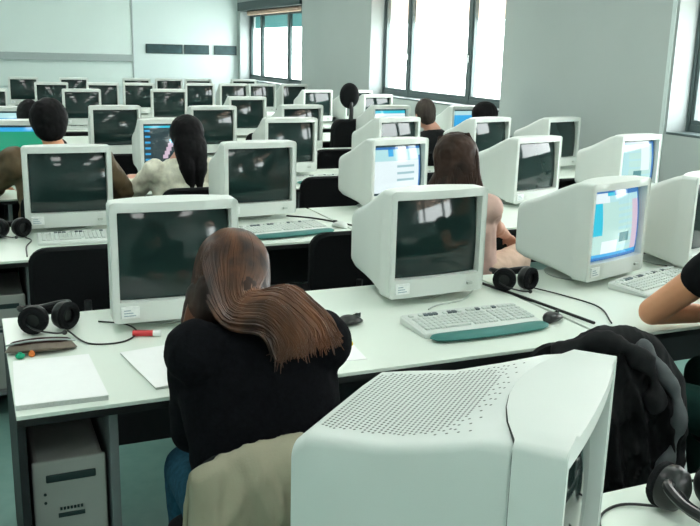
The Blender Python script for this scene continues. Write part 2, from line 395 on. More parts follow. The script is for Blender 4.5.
def paint(k, u, v):
    if k == 'off': return 'glass_off'
    if u < .03 or u > .97 or v < .035 or v > .965: return 's_dark' if k != 'form' else 's_blue'
    if k == 'form':
        if v < .10: return 's_sky'
        if v > .90: return 's_white' if u < .35 else 's_blue' if u > .45 else 's_cyan'
        if v > .80: return 's_pale' if u > .35 else 's_white'
        if u < .25: return 's_cyan' if v > .38 else 's_mint'
        if u < .55: return 's_mint' if v > .25 else 's_white'
        if .55 < u < .78 and .22 < v < .36: return 's_teal'
        if u > .84: return 's_pink'
        return 's_pale' if int(v*22) % 2 else 's_mint'
    if k == 'page':
        if v > .90: return 's_blue' if u < .5 or u > .66 else 's_white'
        if v > .78: return 's_sky' if .3 < u < .4 else 's_pale'
        if u > .93: return 's_blue'
        if .45 < u < .85 and .2 < v < .62 and int(v*22) % 3 == 0: return 's_grey'
        return 's_white' if v < .7 else 's_pale'
    if k == 'mail':
        if v > .90: return 's_blue'
        if v < .08: return 's_sky'
        if u < .25: return 's_pale'
        if u > .9: return 's_blue'
        if .35 < u < .6 and .2 < v < .3: return 's_teal'
        if .58 < u < .85 and v > .3: return 's_white'
        return 's_mint' if int(v*22) % 4 else 's_pale'
    if k == 'media':
        if v > .90: return 's_cyan'
        if v < .08: return 's_blue'
        if u < .12: return 's_sky' if int(v*22) % 3 == 0 else 's_dark'
        if math.hypot(u-.62, v-.62) < .11: return 's_cyan'
        if abs((u-.48)-(v-.4)*.4) < .05 and .2 < v < .7: return 's_pink'
        return 's_dark'
    if k == 'green':
        if v > .86: return 's_sky'
        if .50 < u < .95 and .18 < v < .55: return 's_white' if not (.55 < u < .68 and .3 < v < .5) else 's_sky'
        return 's_green'
    if k == 'blue': return 's_sky' if v < .8 else 's_pale'
    if k == 'sheet':
        if v > .85: return 's_cyan'
        return 's_white' if int(v*22) % 4 else 's_pale'
    return 's_dark'
mon_lib = {}; shared = {}
def shared_mesh(key, fn):
    if key not in shared: shared[key] = fn()
    return shared[key]
def seam_depth(x, z):
    return .082+.05*max(0, 1-(x/.20)**2)*(1 if z > .2 else .4)
def make_monitor(kind, big=False):
    t = thing('crt_monitor', '', 'monitor')
    # front bezel: outer shell, face and inner lip
    out = densify(rrect(0, .23, .21, .20, .012 if big else .017, 5), 4); n = len(out)
    def ring(pts, yf): return [(x, yf(x, z), z) for x, z in pts]
    face = lambda x, z: .004+.010*(x/.21)**2
    
    # map inner loop to the same count
    inn_d = []
    for x, z in out:
        dx, dz = x, z-.23
        sx = max(-.184, min(.184, dx*.184/.206)); sz = max(.102, min(.396, .249+dz*.147/.196)); inn_d.append((sx, sz))
    rings = [[(x, seam_depth(x, z), z) for x, z in out],
             [(x, .012, z) for x, z in out],
             [(x*.988, face(x, z), .23+(z-.23)*.988) for x, z in out],
             [(x*1.015, face(x, z)+.001, .249+(z-.249)*1.012) for x, z in inn_d],
             [(x, .022+.010*(x/.21)**2, z) for x, z in inn_d],
             [(x, .045, z) for x, z in inn_d]]
    bm = B(); loft(bm, rings, False, False); bmesh.ops.recalc_face_normals(bm, faces=bm.faces)
    obj('front_bezel', bm, 'plastic', t, True)
    # rear housing
    prof = BIGPROF if big else PROF
    rings = []
    for (d, hw, zt, zb, r) in prof:
        pts = densify(rrect(0, (zt+zb)/2, hw, (zt-zb)/2, r, 5), 4)
        rings.append([(x, d + (.03*max(0, 1-(x/.2)**2) if d < .1 and d > .05 else 0), z) for x, z in pts])
    bm = B(); loft(bm, rings, False, True); bmesh.ops.recalc_face_normals(bm, faces=bm.faces)
    hs = obj('rear_housing', bm, 'plastic', t, True)
    bm = B()
    gp = densify(rrect(0, .23, .2065, .1965, .02, 5), 4)
    loft(bm, [[(x, seam_depth(x, z)-.004, z) for x, z in gp], [(x, seam_depth(x, z)+.0015, z) for x, z in gp]], False, False)
    obj('seam_gap', bm, 'seam', t, True)
    bm, names = screen_bm(kind); obj('screen', bm, names, t)
    bm = B(); box(bm, .13, .155, -.001, .010, .058, .070, .003); obj('power_button', bm, 'plastic_dim', t)
    bm = B(); box(bm, -.185, -.125, .0045, .0125, .048, .088, .002, 0)
    for q in range(3): box(bm, -.176, -.138 - .008*q, .0036, .0046, .056+.009*q, .059+.009*q, 0, 1)
    obj('sticker', bm, ['sticker', 'sticker_ink'], t)
    bm = B(); lathe(bm, [(.0, 0), (.135, 0), (.14, .006), (.12, .014), (.06, .022), (.05, .034), (0, .04)], 0, .20, 28)
    obj('swivel_stand', bm, 'plastic_dim', t, True)
    if big:
        # ventilation holes on the top and low on the sides
        bm = B()
        def top_z(d):
            for a, b_ in zip(prof, prof[1:]):
                if a[0] <= d <= b_[0]: return a[2]+(b_[2]-a[2])*(d-a[0])/(b_[0]-a[0]), a[1]+(b_[1]-a[1])*(d-a[0])/(b_[0]-a[0])
            return prof[-1][2], prof[-1][1]
        def hole(cx, cy, cz, ax, nrm, r=.0023):
            nv = Vector(nrm).normalized(); a = Vector(ax); a = (a-nv*a.dot(nv)).normalized(); b2 = nv.cross(a); c0 = Vector((cx, cy, cz))+nv*.0004
            bm.faces.new([bm.verts.new(c0+(a*math.cos(k*PI/4)+b2*math.sin(k*PI/4))*r) for k in range(8)])
        i = 0; d = .155
        while d < .408:
            zt, hw = top_z(d); z2, _ = top_z(d+.005)
            nrows = int((hw-.035)/.0085)
            dens = min(1, (d-.14)/.07)
            for k in range(-nrows, nrows+1):
                x = k*.0085+(.00425 if i % 2 else 0)
                if dens < 1 and (k+i) % 2 and abs(k) > nrows*dens: continue
                if dens < .5 and k % 3: continue
                hole(x, d, zt, (1, 0, 0), (0, -(z2-zt)/.005, 1))
            d += .0085; i += 1
        for s in (-1, 1):
            for a in range(14):
                for c in range(9):
                    d = .30+a*.0085; z = .095+c*.0085+(.004 if a % 2 else 0)
                    zt, hw = top_z(d); zt2, hw2 = top_z(d+.005)
                    hole(s*hw, d, z, (0, 1, 0), (s, -(hw2-hw)/.005, 0))
        v = obj('vent_holes', bm, 'seam', hs); v['kind'] = 'stuff'
    return t
def monitor(kind, x, y, yaw, lab, grp, lift=0., big=False):
    """x,y: position of the left edge of the face; yaw: degrees"""
    k = (kind, big)
    if k not in mon_lib: t = mon_lib[k] = make_monitor(kind, big)
    else: t = copy_tree(mon_lib[k])
    a = R(yaw); cx, cy = x+.21*math.cos(a), y+.21*math.sin(a)
    t.location = (cx, cy, DZ); t.rotation_euler = (0, 0, a)
    t['label'] = lab; t['group'] = grp
    return t
G = 'crt monitors on the desk rows'
cx, cy = .8185, .932
monitor('off', .668, .790, 41.5, 'huge foreground monitor seen from behind its vented back, at the bottom edge', 'foreground monitor', big=True)
mons = [
 ('off', .405, 2.86, -1, 'monitor directly in front of the woman in the black sweater', 1),
 ('off', 1.428, 2.83, 4, 'dark monitor behind the keyboard with teal wrist rest, left of the dark headset', 1),
 ('form', 2.335, 2.80, 17, 'lit monitor with a blue and white form, nearest the bare arm', 1),
 ('off', 2.95, 2.86, 17, 'monitor cut off by the right edge, seen from its side', 1),
 ('off', .234, 4.53, -1, 'dark monitor hiding the person in the brown jacket', 2),
 ('off', 1.262, 4.54, 5, 'dark monitor with a bright window reflection, right of the woman in cream wool', 2),
 ('page', 2.15, 4.55, 12, 'lit monitor with a white page, left of the brown haired woman', 2),
 ('off', 3.12, 4.50, 14, 'dark monitor right of the brown haired woman', 2),
 ('mail', 3.95, 4.51, 12, 'lit monitor with a pale window, by the bare wall at right', 2),
 ('green', .129, 6.13, -4, 'lit monitor with a green desktop at the left edge', 3),
 ('media', 1.10, 6.12, 6, 'lit monitor with a dark desktop and blue bar, left of the black haired woman', 3),
 ('off', 2.015, 6.13, 4, 'dark monitor above the first empty teal rest desk, third row centre', 3),
 ('off', 2.91, 6.05, 14, 'dark monitor standing behind the lit white page monitor', 3),
 ('off', 3.72, 5.98, 14, 'dark monitor with pale window reflection under the dark haired head', 3),
 ('off', 4.40, 5.93, 15, 'dark monitor nearest the bare window wall, in the third row', 3),
 ('blue', .06, 7.42, -4, 'lit blue monitor at the left edge behind the green one', 4),
 ('off', .944, 7.51, 4, 'dark monitor in the fourth row, straight above the brown jacket shoulder', 4),
 ('off', 1.775, 7.45, 6, 'dark monitor just behind the black haired woman', 4),
 ('off', 2.65, 7.58, 6, 'half hidden dark monitor behind the third row centre one', 4),
 ('sheet', 3.538, 7.51, 6, 'lit pale monitor left of the grey haired head', 4),
 ('blue', 4.36, 7.43, 6, 'lit blue monitor between the grey and the dark haired heads', 4),
 ('off', 2.535, 8.92, 6, 'small looking dark monitor with a slim foot, fifth row centre', 5),
 ('off', .01, 10.4, -2, 'dark monitor cut by the left edge, far back', 6),
 ('off', 1.01, 10.4, -2, 'dark monitor far back, above the fourth row monitor by the brown jacket', 6),
 ('off', 2.03, 10.5, -2, 'dark monitor far back above the black haired woman', 6),
 ('off', 3.98, 10.55, 6, 'dark monitor far back near the black office chair', 6),
 ('off', 4.33, 9.45, 10, 'dark monitor under the left end of the big window', 6),
 ('off', 4.55, 10.5, 10, 'dark monitor close against the big window sill', 6),
 ('off', .84, 12.2, -4, 'dark far monitor behind the black haired head at left', 7),
 ('off', 1.50, 12.2, -3, 'dark far monitor half hidden beside the strip wall, left part', 7),
 ('off', 1.98, 12.2, -3, 'dark far monitor below the end of the white board', 7),
 ('off', 2.86, 12.3, 2, 'dark far monitor below the dark notice strips', 7),
 ('off', 3.36, 12.3, 2, 'dark far monitor right of the notice strip one', 7),
 ('off', 3.78, 12.25, 6, 'dark far monitor below the small window', 7),
 ('off', 4.30, 12.3, 6, 'dark far monitor right of the small window one', 7),
 ('off', .60, 14.0, -4, 'farthest row monitor at the left end', 8),
 ('off', 1.33, 14.0, 0, 'farthest row monitor below the board tray', 8),
 ('off', 2.27, 14.0, -4, 'farthest row monitor at the edge of the white board', 8),
 ('off', 2.78, 14.0, -3, 'farthest row monitor below the first notice strip', 8),
 ('off', 3.25, 14.0, -4, 'farthest row monitor below the gap between notice strips', 8),
 ('off', 4.05, 14.1, 0, 'farthest row monitor left of the small window', 8),
]
for k, x, y, yaw, lab, row in mons: monitor(k, x*(y-.11)/y, y-.11, yaw, lab, G)

# ------------------------------------------------------------------ keyboards and mice
def make_keyboard(rest=True, rows_detail=True):
    t = thing('keyboard', '', 'keyboard'); y0 = -.085
    bm = B()
    secs = []
    pts = []
    # base: slightly bowed slab, thicker at the back
    N = 16; top = []; 
    ringA, ringB, ringC = [], [], []
    def outline(s, z_f, z_b):
        out = []
        for i in range(N+1):
            u = i/N*2-1; x = u*.235*s; out.append((x, (-.088+.010*(1-u*u)*-1)*s, z_f))
        for i in range(N+1):
            u = 1-i/N*2; x = u*.235*s; out.append((x, (.085+.012*(1-u*u))*s, z_b))
        return out
    loft(bm, [outline(1, .002, .002), outline(1, .012, .024), outline(.975, .016, .030)], True, True)
    bmesh.ops.recalc_face_normals(bm, faces=bm.faces)
    obj('key_tray', bm, 'plastic', t, False)
    bm = B()
    for r in range(6):
        yy = -.062+r*.0215+(.008 if r == 5 else 0); zz = .018+(yy+.062)*.07
        xs = [-.215+i*.0193 for i in range(15)]+[.085+i*.0193 for i in range(3)]+[.150+i*.0193 for i in range(4)]
        for i, x in enumerate(xs):
            if r == 0 and 3 < i < 10:
                if i == 4: box(bm, x, x+.10, yy, yy+.018, zz, zz+.008, .002)
                continue
            if r == 5 and i in (1, 6, 11): continue
            box(bm, x, x+.0165, yy, yy+.0175, zz, zz+.008, .0025, 1 if (r == 5 and i in (3, 4, 5, 8, 9, 14, 17)) else 0)
    obj('keycaps', bm, ['key', 'key_dark'], t)
    if rest:
        bm = B(); rings = []
        for i in range(25):
            u = i/24*2-1; x = u*.238; e = math.sqrt(max(0, 1-abs(u)**8)); yc = -.125-.012*(1-u*u)
            rings.append([(x, yc+.036*e*math.cos(2*PI*k/12), .013+.012*e*math.sin(2*PI*k/12)*(1 if math.sin(2*PI*k/12) > 0 else 1)) for k in range(12)])
        loft(bm, rings); bmesh.ops.recalc_face_normals(bm, faces=bm.faces); obj('wrist_rest', bm, 'plastic_teal', t, True)
    return t
kb_lib = {}
def keyboard(x, y, yaw, lab, rest=True):
    if rest not in kb_lib: t = kb_lib[rest] = make_keyboard(rest)
    else: t = copy_tree(kb_lib[rest])
    t.location = (x, y, DZ); t.rotation_euler = (0, 0, R(yaw)); t['label'] = lab; t['group'] = 'keyboards in front of the monitors'
keyboard(1.565, 2.47, 1, 'white keyboard with teal wrist rest in the first full row, before the dark monitor')
keyboard(2.60, 2.68, 17, 'white keyboard partly under the bare arm', False)
keyboard(.50, 4.24, -2, 'white keyboard before the dark monitor at the left of the second row', False)
keyboard(1.46, 4.16, 8, 'white keyboard with teal rest next to the white mouse, second row')
keyboard(2.46, 4.22, 6, 'keyboard behind the brown haired woman')
keyboard(3.42, 4.20, 8, 'keyboard right of the brown haired woman', False)
keyboard(4.2, 4.20, 8, 'keyboard below the pale lit monitor by the wall', False)
keyboard(.50, 5.80, 0, 'keyboard in front of the person in the brown jacket', False)
keyboard(1.36, 5.80, 0, 'keyboard in front of the black haired woman', True)
keyboard(2.32, 5.80, 3, 'keyboard with teal rest in the third row centre')
keyboard(3.2, 5.80, 5, 'keyboard in the third row, right of centre', False)
keyboard(2.88, 7.22, 3, 'keyboard with teal rest in the fourth row beside the black chair')
keyboard(1.20, 7.22, 0, 'keyboard in the fourth row at left', False)
keyboard(1.22, 10.1, 0, 'keyboard far back at left under a dark monitor', False)
def make_mouse():
    t = thing('computer_mouse', '', 'mouse')
    bm = B(); rings = []
    for i in range(13):
        u = i/12*2-1; y = u*.055; e = math.sqrt(max(.0004, 1-u*u*.98)); h = .034*e*(1-.25*u)
        rings.append([(.031*e*math.cos(PI*2*k/16), y, max(.0, .5*h+.5*h*math.sin(PI*2*k/16))+.001) for k in range(16)])
    loft(bm, rings); bmesh.ops.recalc_face_normals(bm, faces=bm.faces); obj('mouse_shell', bm, 'plastic', t, True)
    bm = B(); box(bm, -.0008, .0008, .012, .05, .018, .0335); obj('button_seam', bm, 'seam', t)
    bm = B(); ell(bm, (0, .03, .03), (.004, .009, .006)); obj('scroll_wheel', bm, 'plastic_dark', t, True)
    return t
ms = make_mouse()
def mouse(x, y, yaw, lab, m_=None):
    global ms_used
    t = ms if not ms_used else copy_tree(ms)
    ms_used = True
    t.location = (x, y, DZ); t.rotation_euler = (0, 0, R(yaw)); t['label'] = lab
    if m_:
        for c in t.children:
            if c.name.startswith('mouse_shell'):
                me = c.data.copy(); me.materials.clear(); me.materials.append(M[m_]); c.data = me
    return t
ms_used = False
mouse(1.785, 4.17, 20, 'white computer mouse beside the teal wrist rest in the second row')
mouse(1.16, 2.60, -70, 'dark computer mouse right of the woman in the black sweater', 'plastic_dark')
mouse(1.86, 2.40, -60, 'dark computer mouse lying next to the black coat', 'plastic_dark')
mouse(3.85, 5.72, 10, 'white mouse in the third row by the wall')

# ------------------------------------------------------------------ headsets
def make_headset():
    t = thing('headset', '', 'headset')
    # both ear cups stand upright side by side, the band folded low behind them
    bm = B()
    pts = spline([(-.055, .010, .070), (-.078, .045, .074), (-.060, .10, .060), (0, .13, .045), (.060, .10, .060), (.078, .045, .074), (.055, .010, .070)], 6)
    tube(bm, pts, .010, 8)
    obj('headband', bm, 'plastic_dark', t, True)
    bm = B(); tube(bm, [(p[0]*.86, p[1]-.010, p[2]-.006) for p in pts[8:-8]], .012, 8); obj('band_padding', bm, 'foam', t, True)
    for s in (-1, 1):
        bm = B(); rot = Euler((0, 0, s*.55))
        prof = [(.0, -.030), (.026, -.030), (.042, -.018), (.047, .0), (.044, .010), (0, .012)]
        rings = [[(r*math.cos(2*PI*k/24), -z, r*math.sin(2*PI*k/24)) for k in range(24)] for r, z in prof]
        loft(bm, [[tuple(rot.to_matrix() @ Vector(p)+Vector((s*.048, -.005, .049))) for p in r] for r in rings]); bmesh.ops.recalc_face_normals(bm, faces=bm.faces)
        c = obj('ear_cup', bm, 'plastic_dark', t, True)
        bm = B()
        ring = [tuple(rot.to_matrix() @ Vector((.034*math.cos(2*PI*k/20), -.018, .034*math.sin(2*PI*k/20)))+Vector((s*.048, -.005, .049))) for k in range(21)]
        tube(bm, ring, .013, 8); obj('ear_cushion', bm, 'foam', c, True)
    bm = B(); tube(bm, spline([(-.08, 0, .04), (-.06, -.06, .03), (-.01, -.09, .02), (.02, -.10, .02)], 6), .003, 6); ell(bm, (.02, -.10, .02), (.008, .008, .008)); obj('microphone_arm', bm, 'plastic_dark', t, True)
    return t
hs0 = make_headset(); hs_used = [False]
def headset(x, y, yaw, lab, z=DZ, s=1):
    t = hs0 if not hs_used[0] else copy_tree(hs0); hs_used[0] = True
    t.location = (x, y, z); t.rotation_euler = (0, 0, R(yaw)); t.scale = (s, s, s); t['label'] = lab; t['group'] = 'black headsets on the desks'
headset(.20, 2.86, 10, 'black headset left of the monitor the woman in black faces')
headset(.155, 4.40, 0, 'black headset at the left end of the second row')
headset(1.97, 2.80, -10, 'black headset between the dark monitor and the lit form monitor')
headset(1.33, 1.20, 160, 'black headset on the desk corner at the bottom right', s=1.05)
headset(4.55, 4.15, 0, 'black headset by the wall at the right of the pale lit monitor')
def cable(name, pts, r, lab, m_='cable'):
    bm = B(); tube(bm, spline(pts, 8), r, 6); o = obj(name, bm, m_, None, True); tag(o, lab, 'cable')
Z = DZ+.004
cable('cable', [(.25, 2.80, Z+.01), (.30, 2.68, Z), (.40, 2.66, Z), (.46, 2.74, Z), (.44, 2.84, Z), (.36, 2.90, Z)], .0028, 'black cable looping right of the left headset')
cable('cable', [(2.03, 2.76, Z+.01), (2.10, 2.66, Z), (2.13, 2.48, Z), (2.04, 2.30, Z)], .0028, 'black cable curving from the middle headset to the coat')
cable('cable', [(1.88, 2.97, Z), (1.92, 2.75, Z), (1.95, 2.55, Z), (1.98, 2.32, Z)], .006, 'black cable lying along the gap between the two near desks')
cable('cable', [(1.28, 1.22, Z+.005), (1.20, 1.27, Z), (1.12, 1.24, Z), (1.09, 1.16, Z), (1.18, 1.11, Z)], .003, 'black cable looping from the bottom right headset')
cable('cable', [(1.62, 4.55, Z), (1.75, 4.42, Z), (1.86, 4.20, Z), (1.90, 4.02, Z)], .005, 'dark cable behind the white mouse in the second row')
cable('cable', [(1.80, 2.84, Z), (1.72, 2.76, Z), (1.66, 2.72, Z), (1.56, 2.70, Z), (1.50, 2.66, Z)], .003, 'grey cable behind the near keyboard with teal rest', 'cable_light')
cable('cable', [(2.9, 3.02, Z), (2.86, 2.9, Z), (2.80, 2.84, Z), (2.70, 2.80, Z)], .003, 'dark cable behind the keyboard under the bare arm')
cable('cable', [(.22, 4.36, Z), (.24, 4.28, Z), (.21, 4.15, Z), (.20, 3.95, Z)], .003, 'black cable hanging toward the edge by the second row headset')

# ------------------------------------------------------------------ computer towers under the desks
def make_tower():
    t = thing('computer_tower', '', 'computer')
    bm = B(); box(bm, -.092, .092, 0, .44, .0, .435, .012)
    obj('case', bm, 'tower', t)
    bm = B(); box(bm, -.096, .096, -.012, .003, .0, .44, .006); obj('front_panel', bm, 'tower', t)
    bm = B(); box(bm, -.062, .068, -.0145, -.011, .378, .400, .003); obj('drive_slot', bm, 'tower_slot', t)
    bm = B(); box(bm, -.035, .035, -.0145, -.011, .27, .283, .001)
    for k in range(7): box(bm, -.03+k*.009, -.024+k*.009, -.0145, -.011, .292, .300)
    obj('badge', bm, 'tower_slot', t)
    bm = B(); 
    for z in (.345, .32): tube(bm, [(-.066, -.015, z), (-.066, -.010, z)], .004, 10)
    obj('indicator', bm, 'tower_slot', t)
    return t
tw = make_tower()
for i, (x, r, lab) in enumerate(((.06, 1, 'grey computer tower under the near left desk end, below the white paper'), (-.04, 2, 'grey computer tower under the left end of the second row'), (1.935, 1, 'grey computer tower under the desk by the person in black'), (1.835, 2, 'grey computer tower under the second row, right desk'))):
    t = tw if i == 0 else copy_tree(tw); t.location = (x+.127, ROWY[r]+.09, .127); t['label'] = lab; t['group'] = 'computer towers under the desks'

# ------------------------------------------------------------------ chairs
def make_chair(h=0):
    t = thing('office_chair', '', 'chair')   # sitter faces +y
    bm = B(); rings = []
    for (z, s) in ((.44, .93), (.455, 1), (.485, 1), (.50, .93)): rings.append([(x*s, y*s, z) for x, y in rrect(0, 0, .225, .22, .07, 5)])
    loft(bm, rings); bmesh.ops.recalc_face_normals(bm, faces=bm.faces); obj('seat', bm, 'chair_black', t, True)
    bm = B(); rings = []
    for (d, s) in ((0, .94), (.012, 1), (.035, 1), (.05, .93)):
        ring = []
        for x, z in rrect(0, .70, .215, .155, .075, 6): ring.append((x*s, -.21-d+.035*(x/.2)**2-.04*(z-.6), .70+(z-.70)*s))
        rings.append(ring)
    loft(bm, rings); bmesh.ops.recalc_face_normals(bm, faces=bm.faces); obj('backrest', bm, 'chair_black', t, True)
    bm = B(); tube(bm, spline([(0, 0, .43), (0, -.16, .42), (0, -.275, .48), (0, -.29, .64)], 5), .016, 8); obj('back_support', bm, 'chair_frame', t, True)
    bm = B(); tube(bm, [(0, 0, .10), (0, 0, .44)], .025, 12); obj('gas_lift', bm, 'chair_frame', t, True)
    for k in range(5):
        a = 2*PI*k/5+.3; bm = B(); tube(bm, [(0, 0, .11), (.26*math.cos(a), .26*math.sin(a), .075)], [.022, .014], 8); l = obj('base_arm', bm, 'chair_frame', t, True)
        bm = B(); c = Vector((.26*math.cos(a), .26*math.sin(a), .03)); tube(bm, [c+Vector((-.02*math.sin(a), .02*math.cos(a), 0)), c-Vector((-.02*math.sin(a), .02*math.cos(a), 0))], .03, 14); obj('caster', bm, 'chair_frame', l, True)
    return t
ch = make_chair(); ch_used = [False]
def chair(x, y, rz, lab):
    t = ch if not ch_used[0] else copy_tree(ch); ch_used[0] = True
    t.location = (x, y, 0); t.rotation_euler = (0, 0, R(rz)); t['label'] = lab; t['group'] = 'black office chairs'; return t
chair(.60, 1.78, -4, 'black office chair under the woman in the black sweater')
chair(1.70, 2.10, -14, 'black office chair covered by the black coat')
chair(2.34, 1.78, 6, 'black office chair of the person with the bare arm')
chair(.40, 3.82, 0, 'black office chair left in the second row, behind the near headset')
chair(1.60, 3.78, 0, 'black chair in the second row, its back showing above the near desk')
chair(2.20, 3.46, -75, 'black chair under the brown haired woman')
chair(3.36, 3.85, 4, 'black chair in the second row right of the lit form monitor')
chair(.45, 5.2, 0, 'black chair under the person in the brown jacket')
chair(1.22, 5.2, 0, 'black chair under the woman in cream wool')
chair(2.18, 5.46, 0, 'black chair in the third row centre, behind the white mouse')
chair(3.05, 5.46, 0, 'black chair in the third row behind the white page monitor')
chair(2.85, 6.95, 0, 'black chair in the fourth row, right of the third row centre monitor')
chair(3.62, 6.6, 0, 'black chair under the grey haired person')
chair(4.25, 6.6, 0, 'black chair under the dark haired person by the window')
chair(2.0, 6.9, 0, 'black chair in the fourth row behind the third row centre monitor')
chair(2.72, 8.45, 0, 'black chair in the fifth row beneath the tall headrest chair')
chair(1.0, 6.95, 0, 'black chair in the fourth row at the left')
# tall chair with head rest standing behind the fifth row
t = thing('headrest_chair', 'tall black chair with a round headrest on a thin stem, near the big window', 'chair', (3.44, 8.16, 0), R(4))
bm = B(); rings = []
for (z, s) in ((.46, .93), (.475, 1), (.51, 1), (.53, .93)): rings.append([(x*s, y*s, z) for x, y in rrect(0, 0, .23, .22, .08, 5)])
loft(bm, rings); bmesh.ops.recalc_face_normals(bm, faces=bm.faces); obj('seat', bm, 'chair_black', t, True)
bm = B(); rings = []
for (d, s) in ((0, .9), (.015, 1), (.06, 1), (.08, .9)):
    rings.append([(x*s, -.22-d-.05*(z-.6), .80+(z-.80)*s) for x, z in rrect(0, .80, .20, .21, .10, 6)])
loft(bm, rings); bmesh.ops.recalc_face_normals(bm, faces=bm.faces); obj('backrest', bm, 'chair_black', t, True)
bm = B(); tube(bm, spline([(0, -.27, .9), (0, -.30, 1.08), (0, -.27, 1.22)], 6), .022, 8); obj('headrest_stem', bm, 'chair_frame', t, True)
bm = B(); ell(bm, (0, -.25, 1.235), (.105, .06, .125), seg=20, rings=14); obj('headrest', bm, 'chair_black', t, True)
for s in (-1, 1):
    bm = B(); tube(bm, spline([(s*.20, -.05, .48), (s*.27, -.03, .55), (s*.27, -.02, .68), (s*.27, .10, .70)], 5), .02, 8); obj('armrest', bm, 'chair_frame', t, True)
bm = B(); tube(bm, [(0, 0, .08), (0, 0, .46)], .025, 12)
obj('gas_lift', bm, 'chair_frame', t, True)
for k in range(5):
    a = 2*PI*k/5; bm = B(); tube(bm, [(0, 0, .10), (.27*math.cos(a), .27*math.sin(a), .06)], [.022, .014], 8); l = obj('base_arm', bm, 'chair_frame', t, True)
    bm = B(); c = Vector((.27*math.cos(a), .27*math.sin(a), .03)); tube(bm, [c+Vector((-.02*math.sin(a), .02*math.cos(a), 0)), c-Vector((-.02*math.sin(a), .02*math.cos(a), 0))], .03, 14); obj('caster', bm, 'chair_frame', l, True)

# ------------------------------------------------------------------ people
def ik(s, h, l1, l2, pole):
    s, h = Vector(s), Vector(h); d = h-s; L = min(d.length, (l1+l2)*.995); u = d.normalized()
    a = (l1*l1-l2*l2+L*L)/(2*L); r = math.sqrt(max(0, l1*l1-a*a)); p = Vector(pole); p = (p-u*p.dot(u)).normalized()
    return s+u*a+p*r, s+u*L
def hand(bm, w, dirv, up, side, curl=.5, sc=1.):
    """palm, four unequal bent fingers and a thumb leaving the side of the palm"""
    d = Vector(dirv).normalized(); n = Vector(up); n = (n-d*n.dot(d)).normalized(); l = d.cross(n)*side
    w = Vector(w)
    for k in range(4):
        o = (k-1.5)*.020*sc
        cap(bm, w+l*o*.5, .013*sc, w+d*.085*sc+l*o, .0105*sc, 8)
    for k, ln in enumerate((.068, .080, .074, .058)):
        o = (1.5-k)*.021*sc; p = w+d*.085*sc+l*o; a = 0; q = p
        for j, fr in enumerate((.45, .32, .23)):
            a += curl*(.5 if j == 0 else .7); v = (d*math.cos(a)-n*math.sin(a)+l*o*1.5).normalized(); q2 = q+v*ln*fr*1.1*sc
            cap(bm, q, (.0088-.0008*j)*sc, q2, (.008-.0008*j)*sc, 8); q = q2
    p = w+d*.02*sc+l*.025*sc; v = (d*.65+l*.75-n*.2).normalized(); q = p+v*.04*sc
    cap(bm, p, .014*sc, q, .0105*sc, 8); v = (d*.9+l*.35-n*.35).normalized(); q2 = q+v*.03*sc; cap(bm, q, .0100*sc, q2, .009*sc, 8); cap(bm, q2, .009*sc, q2+v*.022*sc-n*.004, .0075*sc, 8)
